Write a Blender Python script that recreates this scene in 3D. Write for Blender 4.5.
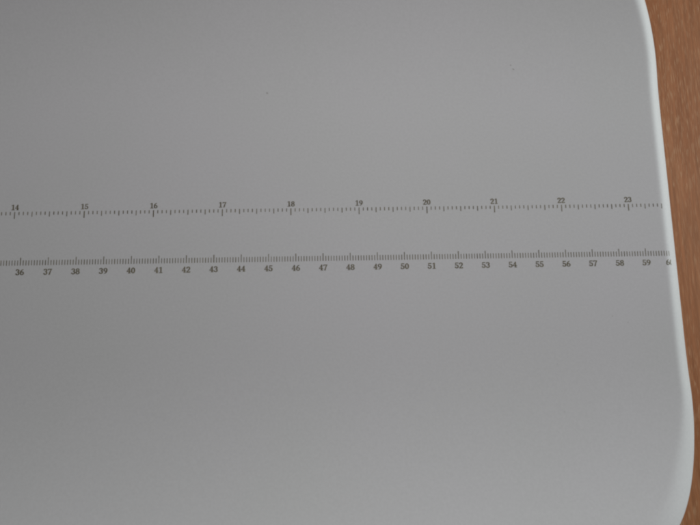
import bpy, bmesh, math, random
from mathutils import Vector, Matrix

# units: metres; helper constant for centimetres.  x runs along the printed rulers
# (x = 0 at the 48 cm mark), y across the tray, z = 0 is the flat floor of the tray.
CM = 0.01
scene = bpy.context.scene
for o in list(bpy.data.objects):
    bpy.data.objects.remove(o, do_unlink=True)
C = scene.collection

# ------------------------------------------------------------------ camera
cam_d = bpy.data.cameras.new('camera')
cam = bpy.data.objects.new('camera', cam_d)
C.objects.link(cam)
cam_d.sensor_width = 36.0
cam_d.lens = 530.0 / 700.0 * 36.0
cam_d.clip_start = 0.005
cam_d.clip_end = 20.0
axes = ((0.99968611, -0.01795105, 0.01747687),
        (0.01527618, 0.98964889, 0.14269447),
        (-0.01985748, -0.1423827, 0.98961247))
mw = Matrix(axes).transposed().to_4x4()
mw.translation = Vector((-0.40206, -3.84824, 19.28767)) * CM
cam.matrix_world = mw
scene.camera = cam

# ------------------------------------------------------------------ light
world = bpy.data.worlds.new('World')
scene.world = world
world.use_nodes = True
bg = world.node_tree.nodes['Background']
bg.inputs[0].default_value = (0.99, 0.99, 1.0, 1)
bg.inputs[1].default_value = 0.034


def area_light(name, loc, target, sx, sy, power, colour):
    d = bpy.data.lights.new(name, 'AREA')
    d.shape = 'RECTANGLE'
    d.size, d.size_y = sx, sy
    d.energy = power
    d.color = colour
    o = bpy.data.objects.new(name, d)
    C.objects.link(o)
    o.location = loc
    o.rotation_euler = (Vector(target) - Vector(loc)).to_track_quat('-Z', 'Y').to_euler()
    return o


area_light('window_light', (1.12, 0.27, 0.185), (0.05, 0.0, 0.0), 0.6, 0.28, 8.7, (0.88, 0.97, 0.965))
area_light('added_far_fill_light', (0.05, 0.44, 0.53), (0.03, 0.02, 0.0), 0.2, 0.2, 0.92, (1.0, 0.975, 0.985))  # added lamp, not a known window; keeps the tray's far wall darker
area_light('added_glow_light', (0.04, 0.03, 0.38), (0.03, 0.01, 0.0), 0.1, 0.1, 0.31, (0.99, 0.955, 1.0))  # added lamp low over the tray, gives the floor a soft central glow

vs = scene.view_settings
vs.view_transform = 'Standard'
vs.look = 'None'
vs.exposure = -0.06
vs.gamma = 1.0
vs.use_curve_mapping = False
scene.render.engine = 'CYCLES'
scene.cycles.filter_width = 2.4


# ------------------------------------------------------------------ materials
def new_mat(name):
    m = bpy.data.materials.new(name)
    m.use_nodes = True
    nt = m.node_tree
    return m, nt, nt.nodes['Principled BSDF']


def node(nt, kind, **kw):
    n = nt.nodes.new(kind)
    for k, v in kw.items():
        if k in n.inputs:
            n.inputs[k].default_value = v
        else:
            setattr(n, k, v)
    return n


def ramp(nt, src, stops):
    r = nt.nodes.new('ShaderNodeValToRGB')
    e = r.color_ramp.elements
    e[0].position, e[0].color = stops[0][0], stops[0][1]
    e[1].position, e[1].color = stops[-1][0], stops[-1][1]
    for p, c in stops[1:-1]:
        k = e.new(p)
        k.color = c
    nt.links.new(src, r.inputs[0])
    return r


def g(v):
    return (v, v, v, 1)


def plastic():
    m, nt, b = new_mat('white_plastic')
    tc = node(nt, 'ShaderNodeTexCoord')
    big = node(nt, 'ShaderNodeTexNoise', Scale=14.0, Detail=3.0)
    fine = node(nt, 'ShaderNodeTexNoise', Scale=900.0, Detail=2.0)
    dust = node(nt, 'ShaderNodeTexVoronoi', Scale=120.0)
    for n in (big, fine, dust):
        nt.links.new(tc.outputs['Object'], n.inputs['Vector'])
    col = ramp(nt, big.outputs['Fac'], [(0.3, (0.622, 0.626, 0.610, 1)), (0.7, (0.640, 0.634, 0.634, 1))])
    # sparse faint dust dots
    thr = node(nt, 'ShaderNodeTexNoise', Scale=37.0)
    nt.links.new(tc.outputs['Object'], thr.inputs['Vector'])
    sz = node(nt, 'ShaderNodeMapRange')
    sz.inputs['From Min'].default_value = 0.52
    sz.inputs['From Max'].default_value = 0.85
    sz.inputs['To Min'].default_value = 0.0
    sz.inputs['To Max'].default_value = 0.055
    nt.links.new(thr.outputs['Fac'], sz.inputs['Value'])
    lt = node(nt, 'ShaderNodeMath', operation='LESS_THAN')
    nt.links.new(dust.outputs['Distance'], lt.inputs[0])
    nt.links.new(sz.outputs[0], lt.inputs[1])
    amt = node(nt, 'ShaderNodeMath', operation='MULTIPLY')
    amt.inputs[1].default_value = 0.16
    nt.links.new(lt.outputs[0], amt.inputs[0])
    mix = node(nt, 'ShaderNodeMix', data_type='RGBA')
    nt.links.new(amt.outputs[0], mix.inputs[0])
    nt.links.new(col.outputs[0], mix.inputs[6])
    mix.inputs[7].default_value = (0.3, 0.28, 0.25, 1)
    # fine cloudy unevenness of handled plastic
    mid = node(nt, 'ShaderNodeTexNoise', Scale=1100.0, Detail=3.0, Roughness=0.6)
    nt.links.new(tc.outputs['Object'], mid.inputs['Vector'])
    mot = ramp(nt, mid.outputs['Fac'], [(0.3, g(0.965)), (0.7, g(1.03))])
    mm = node(nt, 'ShaderNodeMix', data_type='RGBA', blend_type='MULTIPLY')
    mm.inputs[0].default_value = 1.0
    nt.links.new(mix.outputs[2], mm.inputs[6])
    nt.links.new(mot.outputs[0], mm.inputs[7])
    nt.links.new(mm.outputs[2], b.inputs['Base Color'])
    rr = ramp(nt, big.outputs['Fac'], [(0.25, g(0.53)), (0.75, g(0.57))])
    nt.links.new(rr.outputs[0], b.inputs['Roughness'])
    bp = node(nt, 'ShaderNodeBump', Strength=0.12, Distance=0.00006)
    nt.links.new(fine.outputs['Fac'], bp.inputs['Height'])
    nt.links.new(bp.outputs[0], b.inputs['Normal'])
    b.inputs['IOR'].default_value = 1.5
    b.inputs['Specular IOR Level'].default_value = 0.35
    return m


def ink():
    m, nt, b = new_mat('grey_ink')
    tc = node(nt, 'ShaderNodeTexCoord')
    n = node(nt, 'ShaderNodeTexNoise', Scale=1500.0, Detail=3.0)
    w = node(nt, 'ShaderNodeTexNoise', Scale=160.0, Detail=2.0)
    nt.links.new(tc.outputs['Object'], n.inputs['Vector'])
    nt.links.new(tc.outputs['Object'], w.inputs['Vector'])
    ad = node(nt, 'ShaderNodeMath', operation='ADD')
    nt.links.new(n.outputs['Fac'], ad.inputs[0])
    nt.links.new(w.outputs['Fac'], ad.inputs[1])
    hf = node(nt, 'ShaderNodeMath', operation='MULTIPLY')
    hf.inputs[1].default_value = 0.5
    nt.links.new(ad.outputs[0], hf.inputs[0])
    r = ramp(nt, hf.outputs[0], [(0.36, (0.085, 0.072, 0.036, 1)), (0.66, (0.215, 0.188, 0.115, 1))])
    nt.links.new(r.outputs[0], b.inputs['Base Color'])
    b.inputs['Roughness'].default_value = 0.6
    return m


def wood():
    m, nt, b = new_mat('beech_laminate')
    tc = node(nt, 'ShaderNodeTexCoord')

    def stretched(sx, sy, scale, detail, rough=0.55):
        mp = node(nt, 'ShaderNodeMapping')
        mp.inputs['Scale'].default_value = (sx, sy, 1)
        mp.inputs['Rotation'].default_value = (0, 0, math.radians(-2.0))
        nt.links.new(tc.outputs['Object'], mp.inputs['Vector'])
        n = node(nt, 'ShaderNodeTexNoise', Scale=scale, Detail=detail, Roughness=rough)
        nt.links.new(mp.outputs[0], n.inputs['Vector'])
        return n
    broad = stretched(1.0, 0.06, 130.0, 3.0)
    fibre = stretched(1.0, 0.045, 900.0, 4.0, 0.6)
    fleck = stretched(1.0, 0.036, 4300.0, 1.0)
    patch = stretched(1.0, 0.7, 19.0, 1.0)
    c1 = ramp(nt, broad.outputs['Fac'], [(0.25, (0.375, 0.138, 0.052, 1)), (0.75, (0.50, 0.222, 0.100, 1))])
    c2 = ramp(nt, fibre.outputs['Fac'], [(0.3, g(0.78)), (0.5, g(0.98)), (0.72, g(1.2))])
    mul = node(nt, 'ShaderNodeMix', data_type='RGBA', blend_type='MULTIPLY')
    mul.inputs[0].default_value = 1.0
    nt.links.new(c1.outputs[0], mul.inputs[6])
    nt.links.new(c2.outputs[0], mul.inputs[7])
    fl = ramp(nt, fleck.outputs['Fac'], [(0.59, g(0)), (0.665, g(1))])
    fa = node(nt, 'ShaderNodeMath', operation='MULTIPLY')
    pa = ramp(nt, patch.outputs['Fac'], [(0.35, g(0.3)), (0.6, g(0.7))])
    nt.links.new(pa.outputs[0], fa.inputs[1])
    nt.links.new(fl.outputs[0], fa.inputs[0])
    mix = node(nt, 'ShaderNodeMix', data_type='RGBA')
    nt.links.new(fa.outputs[0], mix.inputs[0])
    nt.links.new(mul.outputs[2], mix.inputs[6])
    mix.inputs[7].default_value = (0.72, 0.47, 0.27, 1)
    nt.links.new(mix.outputs[2], b.inputs['Base Color'])
    b.inputs['Roughness'].default_value = 0.5
    b.inputs['Specular IOR Level'].default_value = 0.3
    bp = node(nt, 'ShaderNodeBump', Strength=0.35, Distance=0.0001)
    nt.links.new(fleck.outputs['Fac'], bp.inputs['Height'])
    nt.links.new(bp.outputs[0], b.inputs['Normal'])
    return m


def speck_mat():
    m, nt, b = new_mat('dirt_speck')
    n = node(nt, 'ShaderNodeTexNoise', Scale=2500.0)
    r = ramp(nt, n.outputs['Fac'], [(0.3, (0.36, 0.355, 0.33, 1)), (0.7, (0.48, 0.475, 0.45, 1))])
    nt.links.new(r.outputs[0], b.inputs['Base Color'])
    b.inputs['Roughness'].default_value = 0.8
    return m


PLASTIC, INK, WOOD, SPECK = plastic(), ink(), wood(), speck_mat()


def link_mesh(name, verts, faces, mat, parent=None, smooth=False):
    me = bpy.data.meshes.new(name)
    me.from_pydata([(x * CM, y * CM, z * CM) for x, y, z in verts], [], faces)
    me.validate()
    me.materials.append(mat)
    if smooth:
        for p in me.polygons:
            p.use_smooth = True
    o = bpy.data.objects.new(name, me)
    C.objects.link(o)
    o.parent = parent
    return o


def rounded_block(name, x0, x1, y0, y1, z0, z1, bev, mat, parent=None):
    bm = bmesh.new()
    bmesh.ops.create_cube(bm, size=1.0)
    for v in bm.verts:
        v.co.x = ((x0 + x1) / 2 + v.co.x * (x1 - x0)) * CM
        v.co.y = ((y0 + y1) / 2 + v.co.y * (y1 - y0)) * CM
        v.co.z = ((z0 + z1) / 2 + v.co.z * (z1 - z0)) * CM
    bmesh.ops.bevel(bm, geom=list(bm.edges), offset=bev * CM, segments=4, profile=0.5, affect='EDGES')
    me = bpy.data.meshes.new(name)
    bm.to_mesh(me)
    bm.free()
    me.materials.append(mat)
    o = bpy.data.objects.new(name, me)
    C.objects.link(o)
    o.parent = parent
    return o


# ------------------------------------------------------------------ table
TABLE_Z = -3.0
table = rounded_block('table_top', -75, 45, -42, 40, TABLE_Z - 2.5, TABLE_Z, 0.2, WOOD)
table['kind'] = 'structure'
table['label'] = 'reddish brown wood grain table top under the white tray'

# ------------------------------------------------------------------ tray shape (cm)
X_END = 12.33            # outermost point of the visible end
X_START = -48.3
XC, HALF_L = (X_END + X_START) / 2, (X_END - X_START) / 2
HALF_W, RX, RY = 11.22, 3.33, 5.15
YC = 0.36                # the tray's centre line lies a little beside the rulers' middle
SIDE_START, SIDE_K = 4.2, 0.0108


def trough(y):
    t = max(0.0, abs(y - YC) - SIDE_START)
    return SIDE_K * t ** 2.6


def lip_radius(y):
    """width of the lip: narrow along the end, wider round the near corner"""
    t = min(1.0, max(0.0, (-y - 5.6) / 3.4)) if y < 0 else 0.25 * min(1.0, max(0.0, (y - 6.0) / 4.0))
    t = t * t * (3 - 2 * t)
    return 0.67 + 0.34 * t


def lip_profile(n=80):
    """section of the lip, from its outer foot (0, 1) to where it meets the floor (1, 0): a soft shoulder,
    a slope steepening to about 50 degrees, then a tight round to vertical"""
    def turn(a):
        if a < 0.72:
            t = a / 0.72
            return 50 * (1 - (1 - t) ** 2) * min(1.0, t * 4)
        t = (a - 0.72) / 0.28
        return 50 + 40 * t * t * (3 - 2 * t)
    x, d, out = 0.0, 0.0, [(0.0, 0.0)]
    for k in range(n):
        t = math.radians(turn((k + 0.5) / n))
        x += math.cos(t) / n
        d += math.sin(t) / n
        out.append((x, d))
    return [(1 - px / x, pd / x) for px, pd in reversed(out)]


LIP = lip_profile()


def lip_depth(r):
    return 0.42 + 0.12 * (r - 0.67)


def lip_drop(s, r):
    u = s / r
    if u >= 1:
        return 0.0
    for (u0, d0), (u1, d1) in zip(LIP[:-1], LIP[1:]):
        if u <= u1:
            return lip_depth(r) * (d0 + (d1 - d0) * (u - u0) / max(1e-9, u1 - u0))
    return 0.0


def outline():
    pts = []
    cx, cy = HALF_L - RX, HALF_W - RY
    quad = []
    n = 56
    for i in range(n + 1):
        y = -cy + 2 * cy * i / n
        quad.append((HALF_L, y))
    for i in range(1, 49):
        a = math.pi / 2 * i / 48
        quad.append((cx + RX * math.cos(a), cy + RY * math.sin(a)))
    right = quad
    top = [(cx - 2 * cx * i / 70, HALF_W) for i in range(1, 70)]
    left = []
    for i in range(0, 49):
        a = math.pi / 2 + math.pi / 2 * i / 48
        left.append((-cx + RX * math.cos(a), cy + RY * math.sin(a)))
    for i in range(1, n):
        left.append((-HALF_L, cy - 2 * cy * i / n))
    for i in range(0, 49):
        a = math.pi + math.pi / 2 * i / 48
        left.append((-cx + RX * math.cos(a), -cy + RY * math.sin(a)))
    bottom = [(-cx + 2 * cx * i / 70, -HALF_W) for i in range(1, 70)]
    last = []
    for i in range(0, 48):
        a = 1.5 * math.pi + math.pi / 2 * i / 48
        last.append((cx + RX * math.cos(a), -cy + RY * math.sin(a)))
    pts = right + top + left + bottom + last
    return pts


def build_tray(parent):
    P = outline()
    N = len(P)
    nor = []
    for i in range(N):
        ax, ay = P[i - 1]
        bx, by = P[(i + 1) % N]
        tx, ty = bx - ax, by - ay
        L = math.hypot(tx, ty)
        nor.append((-ty / L, tx / L))      # inward (outline is counter-clockwise)
    P = [(x, y + YC) for x, y in P]
    verts, faces = [], []
    rings = []

    def ring(fn):
        base = len(verts)
        for i in range(N):
            verts.append(fn(i))
        rings.append(base)

    def at(i, s):
        return P[i][0] + nor[i][0] * s, P[i][1] + nor[i][1] * s
    TH = 0.28
    D = 1.6

    def medial(i):
        return max(-(HALF_L - HALF_W), min(HALF_L - HALF_W, P[i][0])), YC

    # underside, from the middle outwards
    for k in (1.0, 0.75, 0.5, 0.3, 0.12, 0.0):
        def fu(i, k=k):
            x, y = at(i, D)
            mx, my = medial(i)
            x, y = x + (mx - x) * k, y + (my - y) * k
            return XC + x, y, trough(y) - TH
        ring(fu)
    for s, dz in ((1.45, -TH), (1.2, -0.4), (0.36, -0.95), (0.30, -1.15), (0.24, -1.25), (0.10, -1.27)):
        def fl(i, s=s, dz=dz):
            x, y = at(i, s)
            return XC + x, y, trough(y) + dz
        ring(fl)
    # outer skirt and the rounded lip
    for s, dz in ((0.045, -1.24), (0.02, -1.16)):
        def fs(i, s=s, dz=dz):
            x, y = at(i, s)
            return XC + x, y, trough(y) + dz
        ring(fs)
    for k in range(0, len(LIP), 4):
        def fr(i, k=k):
            r = lip_radius(P[i][1])
            x, y = at(i, LIP[k][0] * r)
            return XC + x, y, trough(y) - LIP[k][1] * lip_depth(r)
        ring(fr)
    for s in (1.2, 1.4, D):
        def ft(i, s=s):
            x, y = at(i, s)
            return XC + x, y, trough(y)
        ring(ft)
    for j in range(1, 25):
        k = j / 24

        def fm(i, k=k):
            x, y = at(i, D)
            mx, my = medial(i)
            x, y = x + (mx - x) * k, y + (my - y) * k
            return XC + x, y, trough(y)
        ring(fm)
    for a, b in zip(rings[:-1], rings[1:]):
        for i in range(N):
            j = (i + 1) % N
            faces.append((a + i, a + j, b + j, b + i))
    o = link_mesh('tray', verts, faces, PLASTIC, parent, True)
    bm = bmesh.new()
    bm.from_mesh(o.data)
    bmesh.ops.remove_doubles(bm, verts=bm.verts, dist=1e-6)
    bmesh.ops.recalc_face_normals(bm, faces=bm.faces)
    bm.to_mesh(o.data)
    bm.free()
    for p in o.data.polygons:
        p.use_smooth = True
    return o


def surface(x, y):
    """height of the tray's top skin near the printed rulers (cm)"""
    return trough(y) - lip_drop(max(0.0, X_END - x), lip_radius(y))


tray_root = bpy.data.objects.new('measuring_tray', None)
C.objects.link(tray_root)
tray_root.location = (0, 0, TABLE_Z * CM)
tray_root['label'] = 'white plastic measuring tray with printed inch and centimetre rulers and rounded lip'
tray_root['category'] = 'tray'


def adopt(o):
    o.parent = tray_root
    o.location = (0, 0, -TABLE_Z * CM)
    return o


adopt(build_tray(None))
adopt(rounded_block('base', -41, 5, -6.5, 6.5, TABLE_Z, -0.2, 0.6, PLASTIC))

# ------------------------------------------------------------------ printed rulers
INK_LIFT = 0.003
PRINT_END = 11.965


class Print:
    def __init__(self):
        self.v, self.f = [], []

    def quad(self, x0, x1, y0, y1):
        x1 = min(x1, PRINT_END)
        if x1 - x0 < 0.003:
            return
        if x1 > 11.3 and x1 - x0 > 0.02:      # follow the bend of the lip
            xm = (x0 + x1) / 2
            self.quad(x0, xm, y0, y1)
            self.quad(xm, x1, y0, y1)
            return
        b = len(self.v)
        for x, y in ((x0, y0), (x1, y0), (x1, y1), (x0, y1)):
            self.v.append((x, y, surface(x, y) + INK_LIFT))
        self.f.append((b, b + 1, b + 2, b + 3))


# serif numerals as pen strokes: (x, y, half width) in a box about 0.56 wide, 1 high
def arc(cx, cy, rx, ry, a0, a1, w0, w1, n=18):
    """round stroke, thin at top and bottom, thick at the sides"""
    out = []
    for i in range(n + 1):
        a = math.radians(a0 + (a1 - a0) * i / n)
        t = abs(math.cos(a))
        out.append((cx + rx * math.cos(a), cy + ry * math.sin(a), w0 + (w1 - w0) * t))
    return out


GLYPH = {
    '0': [arc(0.29, 0.5, 0.19, 0.44, 0, 360, 0.045, 0.085, 32)],
    '1': [[(0.31, 0.05, 0.08), (0.31, 0.93, 0.08)], [(0.12, 0.035, 0.035), (0.5, 0.035, 0.035)],
          [(0.30, 0.94, 0.05), (0.11, 0.84, 0.04)]],
    '2': [arc(0.28, 0.70, 0.18, 0.25, 165, -35, 0.05, 0.085), [(0.42, 0.55, 0.075), (0.11, 0.09, 0.055)],
          [(0.09, 0.06, 0.06), (0.50, 0.06, 0.06)], [(0.49, 0.06, 0.04), (0.50, 0.19, 0.03)],
          [(0.115, 0.74, 0.075), (0.12, 0.75, 0.075)]],
    '3': [arc(0.27, 0.74, 0.16, 0.21, 160, -90, 0.045, 0.08), arc(0.27, 0.29, 0.19, 0.245, 90, -160, 0.045, 0.085),
          [(0.12, 0.80, 0.06), (0.125, 0.80, 0.06)], [(0.11, 0.20, 0.06), (0.115, 0.20, 0.06)]],
    '4': [[(0.37, 0.05, 0.08), (0.37, 0.94, 0.07)], [(0.36, 0.93, 0.04), (0.05, 0.32, 0.035)],
          [(0.05, 0.30, 0.042), (0.54, 0.30, 0.042)], [(0.24, 0.035, 0.033), (0.52, 0.035, 0.033)]],
    '5': [[(0.14, 0.92, 0.06), (0.46, 0.92, 0.06)], [(0.14, 0.92, 0.035), (0.12, 0.53, 0.035)],
          arc(0.27, 0.32, 0.19, 0.27, 125, -160, 0.045, 0.085), [(0.11, 0.21, 0.06), (0.115, 0.21, 0.06)]],
    '6': [arc(0.29, 0.30, 0.185, 0.25, 0, 360, 0.04, 0.08, 28),
          [(0.44, 0.95, 0.035), (0.30, 0.88, 0.055), (0.18, 0.72, 0.07), (0.11, 0.5, 0.08), (0.105, 0.30, 0.08)]],
    '7': [[(0.08, 0.92, 0.065), (0.50, 0.92, 0.065)], [(0.49, 0.92, 0.05), (0.34, 0.52, 0.065), (0.23, 0.05, 0.08)],
          [(0.08, 0.92, 0.035), (0.07, 0.77, 0.03)]],
    '8': [arc(0.29, 0.735, 0.16, 0.205, 0, 360, 0.042, 0.075, 28), arc(0.29, 0.28, 0.19, 0.235, 0, 360, 0.045, 0.082, 28)],
    '9': [arc(0.29, 0.68, 0.185, 0.26, 0, 360, 0.04, 0.08, 28),
          [(0.14, 0.05, 0.035), (0.28, 0.11, 0.055), (0.40, 0.27, 0.07), (0.47, 0.48, 0.08), (0.475, 0.68, 0.08)]],
}
CELL = 1 / 44.0
WIDE, BOLD = 1.26, 0.012
_runs = {}


def glyph_runs(ch):
    """the strokes' union as non-overlapping horizontal slices"""
    if ch in _runs:
        return _runs[ch]
    caps = []
    for st in GLYPH[ch]:
        caps += list(zip(st[:-1], st[1:]))
    runs = []
    ny, nx = 46, 30
    for r in range(-1, ny):
        y = (r + 0.5) * CELL
        start = None
        for c in range(-1, nx + 1):
            x = (c + 0.5) * CELL
            inside = False
            if c < nx:
                for (ax, ay, aw), (bx, by, bw) in caps:
                    dx, dy = bx - ax, by - ay
                    L = dx * dx + dy * dy
                    t = 0 if L == 0 else max(0, min(1, ((x - ax) * dx + (y - ay) * dy) / L))
                    if (x - ax - t * dx) ** 2 + (y - ay - t * dy) ** 2 < (aw + t * (bw - aw) + BOLD) ** 2:
                        inside = True
                        break
            if inside and start is None:
                start = c
            if not inside and start is not None:
                runs.append((start * CELL, c * CELL, r * CELL, (r + 1) * CELL))
                start = None
    _runs[ch] = runs
    return runs


def numeral(text, xm, yb, h, parent):
    pr = Print()
    adv = 0.575 * h * WIDE
    x0 = xm - adv * len(text) / 2
    for i, ch in enumerate(text):
        for a, b, c, d in glyph_runs(ch):
            pr.quad(x0 + i * adv + a * h * WIDE, x0 + i * adv + b * h * WIDE, yb + c * h, yb + d * h)
    o = link_mesh('numeral', pr.v, pr.f, INK, parent)
    o['label'] = 'printed number ' + text
    return o


rnd = random.Random(4)
# centimetre ruler: ticks rise from y = -1, numbers hang below
cm_print = Print()
for mm in range(345, 600):
    x = mm / 10.0 - 48.0
    ln = 0.29 if mm % 10 == 0 else 0.19
    w = (0.027 if mm % 10 else 0.030) * rnd.uniform(0.85, 1.12) / 2
    cm_print.quad(x - w, x + w, -1.0, -1.0 + ln)
cm_scale = adopt(link_mesh('centimetre_ruler', cm_print.v, cm_print.f, INK))
cm_scale['label'] = 'printed centimetre ruler with fine millimetre ticks'
for k in range(35, 61):
    numeral(str(k), k - 48.0 - (0.11 if k == 60 else 0.0), -1.35, 0.215, cm_scale)

# inch ruler: ticks hang from y = +1, numbers stand above
in_print = Print()
for s in range(int(13.5 * 16), int(23.5 * 16) + 1):
    x = s / 16.0 * 2.54 + 0.1016 - 48.0
    ln = 0.26 if s % 16 == 0 else (0.19 if s % 4 == 0 else 0.125)
    w = (0.034 if s % 16 == 0 else 0.030) * rnd.uniform(0.85, 1.12) / 2
    in_print.quad(x - w, x + w, 1.0 - ln, 1.0)
in_scale = adopt(link_mesh('inch_ruler', in_print.v, in_print.f, INK))
in_scale['label'] = 'printed inch ruler divided into sixteenths'
for k in range(14, 24):
    numeral(str(k), k * 2.54 + 0.1016 - 48.0, 1.07, 0.20, in_scale)

# ------------------------------------------------------------------ small dirt specks on the tray
SPECKS = [(-3.08, 5.55, 0.04), (6.38, 6.58, 0.03), (6.48, 6.42, 0.042), (7.47, -6.54, 0.02), (9.55, -3.2, 0.024),
          (10.1, -3.43, 0.016), (7.38, -4.88, 0.015), (4.18, -5.7, 0.014)]
for x, y, r in SPECKS:
    n = 9
    vs_, ph = [], rnd.uniform(0, 6)
    el, rot = rnd.uniform(0.5, 1.0), rnd.uniform(0, 3.1)
    for i in range(n):
        a = ph + 2 * math.pi * i / n
        q = r * rnd.uniform(0.7, 1.2)
        u, v = q * math.cos(a), q * math.sin(a) * el
        px, py = x + u * math.cos(rot) - v * math.sin(rot), y + u * math.sin(rot) + v * math.cos(rot)
        vs_.append((px, py, surface(px, py) + 0.004))
    adopt(link_mesh('dirt_speck', vs_, [tuple(range(n))], SPECK))
